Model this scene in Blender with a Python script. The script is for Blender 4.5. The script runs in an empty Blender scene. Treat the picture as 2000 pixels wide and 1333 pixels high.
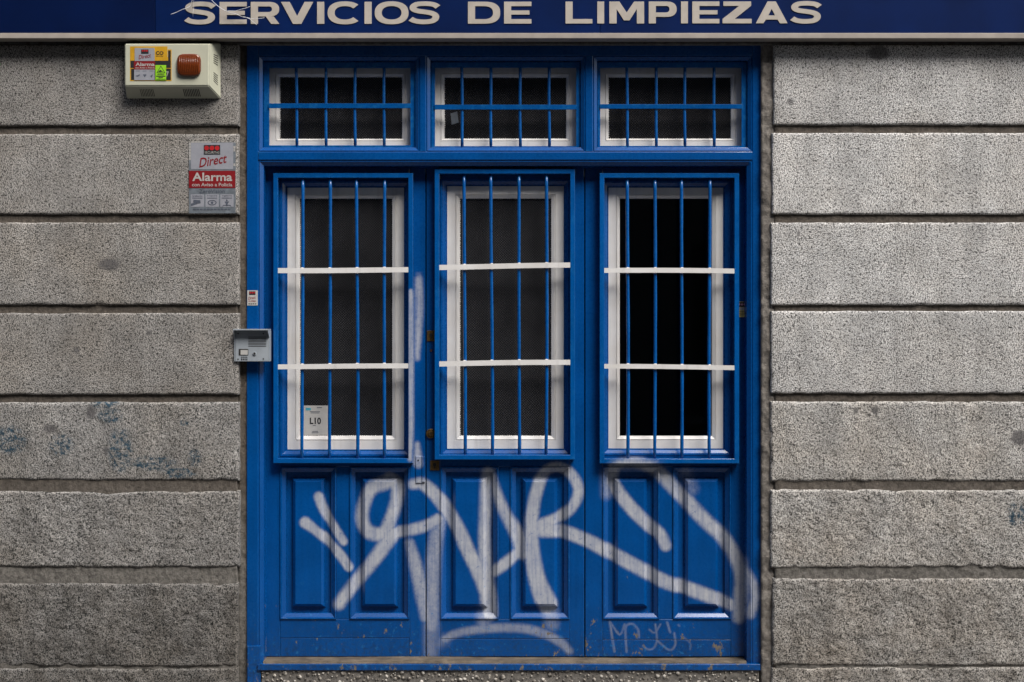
import bpy, bmesh, math, random
import numpy as np
from mathutils import Vector, noise as mnoise

# ------------------------------------------------------------------ camera, sky, sun, exposure
S = 0.0024          # metres per photo pixel on the wall face (y = 0)
D = 6.5             # camera distance from the wall face
ZC = 1.76           # camera height
scene = bpy.context.scene
C = scene.collection
cam_d = bpy.data.cameras.new('camera'); cam = bpy.data.objects.new('camera', cam_d); C.objects.link(cam)
cam.location = (0, -D, ZC); cam.rotation_euler = (math.radians(90), 0, 0)
cam_d.sensor_width = 36; cam_d.lens = 36 * D / (2000 * S); cam_d.clip_end = 500
scene.camera = cam
SUN_EL, SUN_AZ = math.radians(54), math.radians(40)      # azimuth: to the right of the wall normal
world = bpy.data.worlds.new('World'); scene.world = world; world.use_nodes = True
wn = world.node_tree.nodes; wl = world.node_tree.links
sky = wn.new('ShaderNodeTexSky'); sky.sky_type = 'NISHITA'; sky.sun_disc = False
sky.sun_elevation = SUN_EL
sky.sun_rotation = math.pi - SUN_AZ
sky.air_density = 1.0; sky.dust_density = 3.0; sky.ozone_density = 0.5
wl.new(sky.outputs[0], wn['Background'].inputs[0]); wn['Background'].inputs[1].default_value = 0.06
sd = bpy.data.lights.new('sun', 'SUN'); sun = bpy.data.objects.new('sun', sd); C.objects.link(sun)
sd.energy = 1.5; sd.angle = math.radians(30); sd.color = (1.0, 0.975, 0.945)
to_sun = Vector((math.sin(SUN_AZ) * math.cos(SUN_EL), -math.cos(SUN_AZ) * math.cos(SUN_EL), math.sin(SUN_EL)))
sun.rotation_euler = to_sun.to_track_quat('Z', 'Y').to_euler(); sun.location = (3, -5, 12)
scene.view_settings.view_transform = 'Standard'; scene.view_settings.look = 'None'
scene.view_settings.gamma = 1; scene.view_settings.exposure = 1.68

# ------------------------------------------------------------------ measuring helpers
def X(px, y=0.0): return (px - 1000) * S * (1 + y / D)
def Z(py, y=0.0): return ZC + (666.5 - py) * S * (1 + y / D)
GROUND_PY = 1400
rng = random.Random(7)

# ------------------------------------------------------------------ materials
MATS = {}
class NT:
    def __init__(s, name):
        s.m = bpy.data.materials.new(name); s.m.use_nodes = True
        s.n = s.m.node_tree.nodes; s.l = s.m.node_tree.links
        s.b = s.n['Principled BSDF']; s.out = s.n['Material Output']; MATS[name] = s.m
    def node(s, t, **kw):
        n = s.n.new(t)
        for k, v in kw.items(): setattr(n, k, v)
        return n
    def link(s, a, b): s.l.new(a, b)
    def coord(s, scale=(1, 1, 1), rnd=True):
        tc = s.node('ShaderNodeTexCoord'); mp = s.node('ShaderNodeMapping')
        s.link(tc.outputs['Object'], mp.inputs[0]); mp.inputs['Scale'].default_value = scale
        if rnd:
            oi = s.node('ShaderNodeObjectInfo'); mul = s.node('ShaderNodeVectorMath', operation='SCALE')
            cb = s.node('ShaderNodeCombineXYZ')
            for i in range(3): s.link(oi.outputs['Random'], cb.inputs[i])
            s.link(cb.outputs[0], mul.inputs[0]); mul.inputs['Scale'].default_value = 17.0
            s.link(mul.outputs[0], mp.inputs['Location'])
        return mp.outputs[0]
    def noise(s, vec, scale, detail=4, rough=0.55):
        n = s.node('ShaderNodeTexNoise'); n.inputs['Scale'].default_value = scale
        n.inputs['Detail'].default_value = detail; n.inputs['Roughness'].default_value = rough
        s.link(vec, n.inputs['Vector']); return n.outputs['Fac']
    def ramp(s, fac, pts):
        r = s.node('ShaderNodeValToRGB'); e = r.color_ramp.elements
        while len(e) < len(pts): e.new(0.5)
        for q, (p, c) in zip(e, pts):
            q.position = p; q.color = (c, c, c, 1) if isinstance(c, (int, float)) else (*c, 1)
        s.link(fac, r.inputs[0]); return r.outputs[0]
    def mix(s, fac, a, b, mode='MIX'):
        m = s.node('ShaderNodeMix', data_type='RGBA', blend_type=mode)
        for sock, v in ((m.inputs[0], fac), (m.inputs[6], a), (m.inputs[7], b)):
            if hasattr(v, 'is_output') or isinstance(v, bpy.types.NodeSocket): s.link(v, sock)
            elif isinstance(v, (int, float)): sock.default_value = v
            else: sock.default_value = (*v, 1)
        return m.outputs[2]
    def math(s, op, a, b=None, clamp=False):
        m = s.node('ShaderNodeMath', operation=op); m.use_clamp = clamp
        for sock, v in ((m.inputs[0], a), (m.inputs[1], b)):
            if v is None: continue
            if isinstance(v, bpy.types.NodeSocket): s.link(v, sock)
            else: sock.default_value = v
        return m.outputs[0]
    def attr(s, name):
        a = s.node('ShaderNodeAttribute'); a.attribute_name = name; return a.outputs['Fac']
    def worldz(s):
        g = s.node('ShaderNodeNewGeometry'); sp = s.node('ShaderNodeSeparateXYZ')
        s.link(g.outputs['Position'], sp.inputs[0]); return sp.outputs['Z']
    def maprange(s, v, a, b, c=0.0, d=1.0):
        m = s.node('ShaderNodeMapRange'); s.link(v, m.inputs[0])
        for i, q in enumerate((a, b, c, d)): m.inputs[i + 1].default_value = q
        return m.outputs[0]
    def bump(s, h, strength=0.3, dist=0.002):
        b = s.node('ShaderNodeBump'); b.inputs['Strength'].default_value = strength
        b.inputs['Distance'].default_value = dist; s.link(h, b.inputs['Height'])
        s.link(b.outputs[0], s.b.inputs['Normal']); return b
    def set(s, color=None, rough=None, metal=None, spec=None):
        for k, v in (('Base Color', color), ('Roughness', rough), ('Metallic', metal), ('Specular IOR Level', spec)):
            if v is None: continue
            if isinstance(v, bpy.types.NodeSocket): s.link(v, s.b.inputs[k])
            elif k == 'Base Color': s.b.inputs[k].default_value = (*v, 1)
            else: s.b.inputs[k].default_value = v
        return s.m

def plain(name, color, rough=0.5, metal=0.0, var=0.12, scale=25, spec=0.5, bump=0.0):
    t = NT(name); v = t.coord()
    f = t.noise(v, scale, 5)
    c = t.mix(t.ramp(f, [(0.3, 0.0), (0.7, 1.0)]), tuple(q * (1 - var) for q in color), tuple(min(1, q * (1 + var)) for q in color))
    t.set(c, rough, metal, spec)
    if bump: t.bump(t.noise(v, scale * 6, 4), bump, 0.002)
    return t.m

def granite(name, light, dark, tint, bstr, grime):
    t = NT(name); v = t.coord(rnd=False)
    g1 = t.noise(v, 215, 2, 0.6); g2 = t.noise(v, 105, 2, 0.6); big = t.noise(v, 2.2, 5, 0.6); mid = t.noise(v, 11, 5, 0.65)
    c = t.ramp(g1, [(0.38, dark), (0.46, tuple(0.6 * a + 0.4 * b for a, b in zip(light, dark))), (0.53, light), (0.64, tuple(min(.85, q * 1.3) for q in light))])
    c = t.mix(t.ramp(g2, [(0.38, 0.95), (0.44, 0.0)]), c, dark)
    c = t.mix(t.math('MULTIPLY', t.ramp(big, [(0.42, 0.0), (0.66, 1.0)]), 0.55), c, tint, 'MULTIPLY')
    c = t.mix(t.math('MULTIPLY', t.ramp(mid, [(0.5, 0.0), (0.75, 1.0)]), 0.4), c, (0.5, 0.48, 0.46), 'MULTIPLY')
    oi = t.node('ShaderNodeObjectInfo'); gain = t.maprange(oi.outputs['Random'], 0, 1, 0.86, 1.10)
    mot = t.maprange(t.noise(v, 4.5, 6, 0.62), 0.3, 0.7, 0.76, 1.20)
    tc = t.coord((9, 9, 0.9), rnd=False); streak = t.maprange(t.noise(tc, 1.0, 5, 0.6), 0.35, 0.65, 1.08, 0.86)
    k = t.math('MULTIPLY', t.math('MULTIPLY', gain, mot), streak); kc = t.node('ShaderNodeCombineXYZ')
    for i in range(3): t.link(k, kc.inputs[i])
    c = t.mix(1.0, c, kc.outputs[0], 'MULTIPLY')
    # street dirt: splashed up from the pavement, stronger low down, broken up by noise
    zz = t.maprange(t.worldz(), 0.3, 1.35, 1.0, 0.0)
    dirt = t.math('MULTIPLY', zz, t.ramp(mid, [(0.25, 0.35), (0.7, 1.0)]))
    c = t.mix(t.math('MULTIPLY', dirt, 0.9, True), c, grime, 'MULTIPLY')
    c = t.mix(t.attr('patch'), c, (0.085, 0.08, 0.08))
    sp = t.math('MULTIPLY', t.attr('spatter'), t.ramp(t.noise(v, 42, 5, 0.75), [(0.45, 0.0), (0.58, 1.0)]))
    c = t.mix(t.math('MULTIPLY', sp, 0.95), c, (0.008, 0.045, 0.075))
    t.set(c, 0.85, 0, 0.3)
    h = t.math('ADD', t.math('MULTIPLY', g1, 0.5), t.math('MULTIPLY', t.noise(v, 62, 6, 0.75), 1.5))
    t.bump(h, bstr, 0.006); return t.m

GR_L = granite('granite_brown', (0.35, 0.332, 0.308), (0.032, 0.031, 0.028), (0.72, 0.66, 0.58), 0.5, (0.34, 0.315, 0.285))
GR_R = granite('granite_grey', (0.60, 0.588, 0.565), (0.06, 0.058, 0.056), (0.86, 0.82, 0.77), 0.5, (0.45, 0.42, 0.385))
GR_LR = granite('granite_brown_rough', (0.385, 0.37, 0.35), (0.028, 0.030, 0.028), (0.7, 0.65, 0.58), 0.7, (0.34, 0.315, 0.285))
GR_RR = granite('granite_grey_rough', (0.56, 0.54, 0.505), (0.05, 0.048, 0.045), (0.8, 0.73, 0.65), 0.7, (0.45, 0.42, 0.385))

def mortar(name, lo, hi, dirty, stone=False):
    t = NT(name); v = t.coord(rnd=False)
    a = t.noise(v, 60, 6, 0.7); b = t.noise(v, 6, 5)
    c = t.ramp(a, [(0.3, lo), (0.7, hi)])
    c = t.mix(t.ramp(b, [(0.4, 0.0), (0.7, 0.7)]), c, dirty)
    if stone: c = t.mix(t.maprange(t.worldz(), 0.75, 1.15, 0.8, 0.0), c, t.ramp(a, [(0.3, (0.06, 0.056, 0.05)), (0.7, (0.25, 0.235, 0.21))]))
    t.set(c, 0.95, 0, 0.2); t.bump(a, 0.8, 0.006); return t.m
MORTAR = mortar('brown_mortar', (0.04, 0.034, 0.028), (0.165, 0.14, 0.115), (0.08, 0.068, 0.056), True)
MORTAR_PALE = mortar('pale_mortar', (0.08, 0.072, 0.063), (0.28, 0.255, 0.225), (0.13, 0.115, 0.10))

def blue(name, base, worn):
    t = NT(name); v = t.coord(); vg = t.coord((60, 60, 2.2))
    big = t.noise(v, 5, 4); fine = t.noise(v, 70, 5, 0.65); grain = t.noise(vg, 1.0, 4, 0.6)
    c = t.mix(t.ramp(big, [(0.3, 0.0), (0.7, 1.0)]), tuple(q * 0.86 for q in base), tuple(q * 1.14 for q in base))
    c = t.mix(t.math('MULTIPLY', t.ramp(grain, [(0.45, 0.0), (0.7, 1.0)]), 0.22), c, tuple(q * 0.55 for q in base))
    brush = t.noise(t.coord((170, 170, 3.0)), 1.0, 3, 0.5)
    c = t.mix(t.ramp(brush, [(0.5, 0.0), (0.75, 0.15)]), c, tuple(min(1, q * 1.5) for q in base))
    gm = t.node('ShaderNodeNewGeometry'); edge = t.maprange(gm.outputs['Pointiness'], 0.53, 0.60)
    edge = t.math('MULTIPLY', edge, t.ramp(t.noise(v, 30, 6, 0.7), [(0.50, 0.0), (0.62, 0.55)]))
    c = t.mix(edge, c, (0.02, 0.17, 0.40))
    # spray paint carried by the surface, eaten away where the coat has flaked
    cloud = t.math('MULTIPLY', t.math('SUBTRACT', t.noise(v, 16, 6, 0.7), 0.5), 0.95)
    raw = t.attr('spray'); lim = t.math('MULTIPLY', raw, t.math('SUBTRACT', 1.0, raw))
    sp = t.math('ADD', t.math('MULTIPLY', raw, t.math('ADD', cloud, 0.88)), t.math('MULTIPLY', lim, t.math('MULTIPLY', t.math('SUBTRACT', fine, 0.5), 2.2)), True)
    sp = t.math('MULTIPLY', sp, t.maprange(t.noise(t.coord((95, 95, 5)), 1.0, 4, 0.65), 0.32, 0.56, 0.66, 1.0))
    sp = t.math('MULTIPLY', sp, t.ramp(t.noise(v, 55, 5, 0.75), [(0.30, 0.3), (0.40, 0.9), (0.6, 1.0)]))
    c = t.mix(t.math('MULTIPLY', sp, 0.84, True), c, (0.55, 0.55, 0.54))
    low = t.maprange(t.worldz(), 0.22, 0.95, 1.0, 0.0)
    cut = t.math('SUBTRACT', 0.735 if worn else 0.775, t.math('MULTIPLY', low, 0.14))
    n2 = t.noise(v, 42, 7, 0.68)
    chip = t.math('MULTIPLY', t.math('SUBTRACT', n2, cut), 40.0, True)
    c = t.mix(t.math('MULTIPLY', chip, 0.6), c, (0.02, 0.16, 0.38))
    n3 = t.noise(t.coord((1, 1, 0.55)), 23, 8, 0.72)
    cut2 = t.math('SUBTRACT', 0.78, t.math('MULTIPLY', low, 0.195))
    chip2 = t.math('MULTIPLY', t.math('SUBTRACT', n3, cut2), 40.0, True)
    c = t.mix(chip2, c, (0.17, 0.145, 0.115))
    grime = t.math('MULTIPLY', t.maprange(t.worldz(), 0.2, 0.5, 1.0, 0.0), t.ramp(fine, [(0.45, 0.0), (0.65, 0.6)]))
    c = t.mix(grime, c, (0.012, 0.022, 0.035))
    rg = t.math('ADD', t.math('MULTIPLY', fine, 0.22), 0.17)
    t.set(c, t.math('MAXIMUM', rg, t.math('MULTIPLY', sp, 0.45)), 0, 0.20)
    t.b.inputs['Coat Weight'].default_value = 0.5; t.b.inputs['Coat Roughness'].default_value = 0.13; t.b.inputs['Coat IOR'].default_value = 1.5
    h = t.math('ADD', t.math('MULTIPLY', grain, 0.8), t.math('MULTIPLY', fine, 0.15))
    h = t.math('SUBTRACT', h, t.math('MULTIPLY', chip2, 0.8))
    t.bump(h, 0.16, 0.002); return t.m
BLUE = blue('blue_gloss_paint', (0.0001, 0.060, 0.235), True)
BLUE_IRON = blue('blue_iron_paint', (0.0001, 0.074, 0.275), False)

def white_paint():
    t = NT('white_gloss_paint'); v = t.coord(); vg = t.coord((40, 40, 3))
    a = t.noise(v, 6, 5); g = t.noise(vg, 1, 4); d = t.noise(v, 45, 6, 0.7)
    c = t.mix(t.ramp(a, [(0.35, 0.0), (0.7, 1.0)]), (0.70, 0.69, 0.67), (0.60, 0.575, 0.54))
    c = t.mix(t.ramp(g, [(0.55, 0.0), (0.75, 0.35)]), c, (0.42, 0.40, 0.37))
    c = t.mix(t.ramp(d, [(0.70, 0.0), (0.74, 0.6)]), c, (0.22, 0.21, 0.20))
    t.set(c, 0.42, 0, 0.4); t.bump(g, 0.2, 0.002); return t.m
WHITE = white_paint()

def pattern_glass():
    t = NT('patterned_glass'); tc = t.node('ShaderNodeTexCoord')
    mp = t.node('ShaderNodeMapping'); t.link(tc.outputs['Object'], mp.inputs[0])
    mp.inputs['Rotation'].default_value = (0, math.radians(45), 0)
    vo = t.node('ShaderNodeTexVoronoi', feature='F1'); vo.inputs['Scale'].default_value = 115; vo.inputs['Randomness'].default_value = 0.0
    sp = t.node('ShaderNodeSeparateXYZ'); cb = t.node('ShaderNodeCombineXYZ')
    t.link(mp.outputs[0], sp.inputs[0]); t.link(sp.outputs[0], cb.inputs[0]); t.link(sp.outputs[2], cb.inputs[1])
    t.link(cb.outputs[0], vo.inputs['Vector'])
    dots = t.ramp(vo.outputs['Distance'], [(0.18, 1.0), (0.42, 0.0)])
    big = t.noise(t.coord(), 3.5, 3)
    v2 = t.coord()
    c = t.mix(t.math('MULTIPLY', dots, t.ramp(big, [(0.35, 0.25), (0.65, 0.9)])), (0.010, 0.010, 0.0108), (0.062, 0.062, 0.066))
    sm = t.ramp(t.noise(v2, 60, 6, 0.75), [(0.72, 0.0), (0.76, 0.7)])
    c = t.mix(sm, c, (0.16, 0.16, 0.155))
    t.set(c, 0.22, 0, 0.5); t.bump(dots, 0.25, 0.0012); return t.m
PGLASS = pattern_glass()

def clear_glass():
    t = NT('clear_glass'); fr = t.node('ShaderNodeFresnel'); fr.inputs[0].default_value = 1.45
    tr = t.node('ShaderNodeBsdfTransparent'); tr.inputs[0].default_value = (0.75, 0.78, 0.78, 1)
    gl = t.node('ShaderNodeBsdfGlossy'); gl.inputs['Roughness'].default_value = 0.03
    mx = t.node('ShaderNodeMixShader'); t.link(fr.outputs[0], mx.inputs[0]); t.link(tr.outputs[0], mx.inputs[1]); t.link(gl.outputs[0], mx.inputs[2])
    t.link(mx.outputs[0], t.out.inputs[0]); return t.m
CGLASS = clear_glass()

def amber():
    t = NT('amber_plastic'); t.set((0.17, 0.034, 0.006), 0.2); t.b.inputs['Transmission Weight'].default_value = 0.25
    return t.m
AMBER = amber()
CREAM = plain('cream_plastic', (0.46, 0.46, 0.355), 0.38, var=0.05, scale=9)
SIGN_BLUE = plain('sign_blue_enamel', (0.0008, 0.011, 0.068), 0.28, var=0.22, scale=4)
SIGN_BLUE2 = plain('sign_blue_enamel_dark', (0.0004, 0.006, 0.040), 0.28, var=0.25, scale=4)
SIGN_TRIM = plain('sign_trim_beige', (0.34, 0.30, 0.26), 0.45, var=0.12, scale=14)
LETTER = plain('letter_beige_vinyl', (0.43, 0.385, 0.33), 0.5, var=0.10, scale=18)
BARE_WOOD = plain('bare_wood', (0.105, 0.083, 0.058), 0.8, var=0.5, scale=14, bump=0.4)
BRASS = plain('aged_brass', (0.20, 0.12, 0.045), 0.42, 0.8, var=0.4, scale=90)
RUST = plain('rusty_iron', (0.11, 0.045, 0.025), 0.85, 0.1, var=0.4, scale=90)
DARK = plain('black_recess', (0.012, 0.011, 0.010), 0.7)
STEEL = plain('grey_aluminium', (0.30, 0.33, 0.355), 0.4, 0.0, var=0.08, scale=20)
SILVER = plain('silver_film', (0.30, 0.305, 0.335), 0.38, 0.1, var=0.08, scale=30)
FADED = plain('faded_silver_film', (0.15, 0.17, 0.19), 0.4, 0.1, var=0.25, scale=35)
RED = plain('red_print', (0.19, 0.004, 0.007), 0.45, var=0.1)
REDDOT = plain('red_dot_print', (0.40, 0.012, 0.015), 0.45)
INK = plain('black_print', (0.012, 0.012, 0.014), 0.5)
GREYINK = plain('grey_print', (0.075, 0.085, 0.11), 0.5)
PALE = plain('pale_print', (0.38, 0.365, 0.34), 0.5)
PINK = plain('pink_print', (0.65, 0.35, 0.42), 0.5)
YELLOW = plain('yellow_print', (0.52, 0.28, 0.010), 0.45)
OCHRE = plain('ochre_print', (0.62, 0.5, 0.16), 0.5)
LIME = plain('lime_print', (0.26, 0.58, 0.012), 0.5)
TEAL = plain('teal_print', (0.05, 0.28, 0.36), 0.5)
PAPER = plain('paper', (0.42, 0.41, 0.385), 0.8, var=0.05)
WIRE = plain('white_wire', (0.65, 0.65, 0.66), 0.5)
LEAF = plain('green_leaf', (0.06, 0.22, 0.02), 0.5)
def concrete(name, a, b):
    t = NT(name); v = t.coord(); f = t.noise(v, 40, 8, 0.7)
    t.set(t.ramp(f, [(0.3, a), (0.7, b)]), 0.9); t.bump(f, 0.6, 0.006); return t.m
CONCRETE = concrete('concrete', (0.07, 0.065, 0.06), (0.19, 0.18, 0.165))
STEP_BED = concrete('step_mortar', (0.06, 0.055, 0.048), (0.22, 0.20, 0.175))
PAVE = concrete('pavement_stone', (0.09, 0.087, 0.083), (0.15, 0.145, 0.14))
ASPHALT = concrete('asphalt', (0.035, 0.035, 0.036), (0.06, 0.06, 0.061))
PLASTER = concrete('plaster', (0.07, 0.065, 0.058), (0.11, 0.10, 0.09))
ROOMMAT = plain('dim_room_wall', (0.03, 0.03, 0.03), 0.9)
PEB = NT('pebble'); _o = PEB.noise(PEB.coord(), 55, 2)
PEB.set(PEB.ramp(_o, [(0.38, (0.07, 0.062, 0.054)), (0.50, (0.22, 0.195, 0.16)), (0.64, (0.50, 0.47, 0.42))]), 0.6)

# ------------------------------------------------------------------ object helpers
def thing(name, label, cat, loc, group=None):
    o = bpy.data.objects.new(name, None); C.objects.link(o); o.location = loc
    o.empty_display_size = 0.1
    o['label'] = label; o['category'] = cat
    if group: o['group'] = group
    return o
def origin(o):
    v = Vector((0, 0, 0))
    while o is not None: v += Vector(o.location); o = o.parent
    return v
def link_mesh(name, me, mat, parent=None, label=None):
    o = bpy.data.objects.new(name, me); C.objects.link(o)
    if mat is not None and not me.materials: me.materials.append(mat)
    if parent is not None: o.parent = parent
    if label: o['label'] = label
    return o
def mesh_from(name, verts, faces, parent):
    org = origin(parent) if parent is not None else Vector((0, 0, 0))
    me = bpy.data.meshes.new(name)
    v = np.asarray(verts, dtype=float).reshape(-1, 3) - np.array(org)
    me.from_pydata([tuple(q) for q in v], [], faces); me.update(); return me
class MB:
    """collects simple shapes (world coordinates) into one mesh"""
    def __init__(s): s.v = []; s.f = []
    def poly(s, pts, y): 
        i = len(s.v); s.v += [(x, y, z) for x, z in pts]; s.f.append(tuple(range(i, i + len(pts)))); return s
    def box(s, x0, x1, y0, y1, z0, z1, bev=0.0):
        bm = bmesh.new(); bmesh.ops.create_cube(bm, size=1)
        for v in bm.verts: v.co = ((x0 + x1) / 2 + v.co.x * (x1 - x0), (y0 + y1) / 2 + v.co.y * (y1 - y0), (z0 + z1) / 2 + v.co.z * (z1 - z0))
        if bev: bmesh.ops.bevel(bm, geom=list(bm.edges), offset=bev, segments=2, affect='EDGES', profile=0.6)
        return s.addbm(bm)
    def addbm(s, bm):
        i = len(s.v); bm.verts.index_update()
        s.v += [tuple(v.co) for v in bm.verts]; s.f += [tuple(i + v.index for v in f.verts) for f in bm.faces]; bm.free(); return s
    def tube(s, pts, r, seg=8):
        pts = [Vector(p) for p in pts]; n = len(pts); rings = []
        for k, p in enumerate(pts):
            t = (pts[min(k + 1, n - 1)] - pts[max(k - 1, 0)]).normalized()
            a = t.cross(Vector((0, 1, 0)) if abs(t.y) < 0.9 else Vector((1, 0, 0))).normalized(); b = t.cross(a)
            rr = r[k] if isinstance(r, (list, tuple)) else r
            i = len(s.v); rings.append(i)
            for q in range(seg):
                an = 2 * math.pi * q / seg; s.v.append(tuple(p + a * (rr * math.cos(an)) + b * (rr * math.sin(an))))
        for k in range(n - 1):
            for q in range(seg):
                s.f.append((rings[k] + q, rings[k] + (q + 1) % seg, rings[k + 1] + (q + 1) % seg, rings[k + 1] + q))
        s.f.append(tuple(rings[0] + q for q in range(seg))[::-1]); s.f.append(tuple(rings[-1] + q for q in range(seg))); return s
    def disc(s, x, z, r, y0, y1, seg=20):
        i = len(s.v)
        for yy, k in ((y1, 1.0), (y0 + 0.12 * (y1 - y0), 1.0), (y0, 0.86)):
            for q in range(seg):
                an = 2 * math.pi * q / seg; s.v.append((x + r * k * math.cos(an), yy, z + r * k * math.sin(an)))
        for lv in range(2):
            for q in range(seg): s.f.append((i + lv * seg + q, i + lv * seg + (q + 1) % seg, i + (lv + 1) * seg + (q + 1) % seg, i + (lv + 1) * seg + q))
        s.f.append(tuple(i + 2 * seg + q for q in range(seg))); return s
    def build(s, name, mat, parent=None, smooth=False, label=None):
        me = mesh_from(name, s.v, s.f, parent)
        bm = bmesh.new(); bm.from_mesh(me); bmesh.ops.recalc_face_normals(bm, faces=bm.faces); bm.to_mesh(me); bm.free()
        if smooth:
            for p in me.polygons: p.use_smooth = True
        return link_mesh(name, me, mat, parent, label)

def axis(bps, step):
    """grid lines through all break points, filled so that no gap exceeds step (number or function of position)"""
    b = sorted(set(round(q, 4) for q in bps)); out = []
    for a, c in zip(b[:-1], b[1:]):
        st = step((a + c) / 2) if callable(step) else step
        if callable(step) and c - a > 30:            # long stretch: walk it with the local step
            q = a
            while q < c - 1e-6: out.append(q); q += step(q)
            if c - out[-1] < 0.3 * step(c) and out[-1] != a: out.pop()
            continue
        n = max(1, int(math.ceil((c - a) / st - 1e-6)))
        out += [a + (c - a) * k / n for k in range(n)]
    out.append(b[-1]); return out

# --- the spray-painted tag: strokes in photo pixels on the plane of the door leaves: (points, half widths, strength, softness)
def cr(pts, n=6):
    p = [np.array(q, float) for q in pts]; p = [2 * p[0] - p[1]] + p + [2 * p[-1] - p[-2]]; out = []
    for i in range(1, len(p) - 2):
        for k in range(n):
            t = k / n; out.append(0.5 * (2 * p[i] + (p[i + 1] - p[i - 1]) * t + (2 * p[i - 1] - 5 * p[i] + 4 * p[i + 1] - p[i + 2]) * t * t + (3 * p[i] - p[i - 1] - 3 * p[i + 1] + p[i + 2]) * t ** 3))
    out.append(p[-2]); return np.array(out)
STROKES = [
 ([(596,1021),(616,1036),(643,1060),(667,1087),(681,1108)], [12,9,9,10,9], 1, 3),
 ([(622,970),(630,992),(650,1026),(671,1058)], [9,9,9,8], 1, 3),
 ([(752,943),(725,955),(711,984),(707,1014),(718,1038),(748,1043),(763,1014),(774,980),(776,950),(760,937)], [14,13,12,12,13,13,11,11,13,13], 1, 5),
 ([(730,1042),(760,1043),(790,1038),(830,1028),(856,1015)], [12,12,11,11,11], 1, 4),
 ([(766,1045),(728,1097),(694,1138),(662,1180)], [14,12,11,11], 1, 5),
 ([(800,1062),(812,1105),(825,1165),(832,1205)], [8,12,13,10], 0.8, 5),
 ([(808,946),(824,945),(846,962),(870,992),(893,1030),(915,1077),(936,1120),(948,1158)], [9,12,13,14,14,14,15,12], 1, 4),
 ([(858,1018),(849,1070),(845,1135),(844,1190),(843,1225)], [11,13,14,14,12], 0.68, 6),
 ([(843,1225),(842,1275)], [13,11], 0.45, 8),
 ([(953,926),(949,982),(947,1050),(949,1118),(954,1169),(956,1198)], [13,11,11,13,17,16], 1, 5),
 ([(958,930),(972,970),(990,1009),(1010,1043),(1022,1080)], [9,9,10,14,15], 1, 5),
 ([(950,1124),(977,1108),(1004,1087),(1026,1068)], [11,11,11,12], 1, 4),
 ([(1054,940),(1043,982),(1038,1033),(1040,1084),(1050,1135),(1062,1165),(1070,1182)], [12,12,14,16,18,22,22], 1, 4),
 ([(1054,938),(1069,919),(1090,913),(1113,924),(1127,945),(1129,966),(1116,992),(1089,1012),(1052,1027)], [11,11,10,10,10,10,10,11,12], 1, 4),
 ([(1040,1036),(1095,1038),(1140,1053),(1180,1073),(1215,1092),(1256,1114),(1300,1137),(1341,1149),(1385,1165),(1419,1178),(1438,1186)], [15,14,13,14,14,14,14,14,14,12,10], 1, 4),
 ([(1200,908),(1242,904),(1279,917),(1302,938),(1336,973),(1376,1016),(1409,1046),(1433,1081),(1449,1125),(1447,1169),(1443,1206)], [8,10,12,13,13,13,13,13,14,15,12], 1, 5),
 ([(1456,1112),(1469,1138),(1475,1169),(1466,1200)], [5,8,10,8], 0.85, 5),
 ([(1199,915),(1197,941),(1212,967),(1236,996),(1266,1025),(1289,1044),(1300,1066)], [12,13,13,13,13,12,11], 1, 4),
 ([(1187,925),(1186,965)], [9,7], 0.5, 8),
 ([(1340,925),(1352,955)], [9,7], 0.35, 9),
 ([(868,1250),(888,1239),(919,1232),(970,1227),(1021,1228),(1062,1238),(1096,1256),(1112,1272)], [7,7,7,8,8,8,8,6], 0.6, 4),
 ([(848,1262),(868,1250)], [8,8], 0.35, 8),
 ([(945,1205),(946,1222)], [12,10], 0.45, 8), ([(1076,1200),(1078,1220)], [14,10], 0.4, 8),
 ([(818,546),(819,600),(817,650),(815,700)], [6,7,6,3], 0.8, 4),
 ([(804,570),(804,700),(804,830),(802,896)], [4,4.5,4.5,4], 0.85, 2),
 ([(815,868),(817,905)], [3,9], 0.8, 4), ([(806,946),(826,944)], [10,11], 0.8, 4),
 ([(1191, 1215), (1200, 1273)], [1.9]*2, 0.8, 1.5),
 ([(1193, 1217), (1210, 1240), (1220, 1220)], [1.6]*3, 0.7, 1.5),
 ([(1224, 1274), (1222, 1247), (1223, 1224), (1235, 1219), (1246, 1230), (1248, 1245)], [1.8]*6, 0.75, 1.5),
 ([(1268, 1230), (1279, 1236), (1290, 1220)], [1.4]*3, 0.6, 1.5),
 ([(1256, 1262), (1266, 1269), (1277, 1266), (1283, 1250), (1280, 1220)], [1.5]*5, 0.7, 1.5),
 ([(1284, 1252), (1307, 1270), (1319, 1260), (1317, 1237)], [1.6]*4, 0.7, 1.5),
 ([(1303, 1216), (1309, 1235)], [1.9]*2, 0.7, 1.5),
 ([(1334, 1244), (1348, 1257), (1348, 1269)], [1.3]*3, 0.5, 1.5),
 ([(1325, 1221), (1327, 1223)], [1.6]*2, 0.6, 1.5),
]
SEG = []
for pts, hw, st, soft in STROKES:
    c = cr(pts); h = np.interp(np.linspace(0, len(hw) - 1, len(c)), range(len(hw)), hw)
    thin = max(hw) < 2.6
    SEG.append((c, h * (1.0 if thin else 0.78), st * (0.42 if thin else 1.0), soft * (1.0 if thin else 1.7)))
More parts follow.
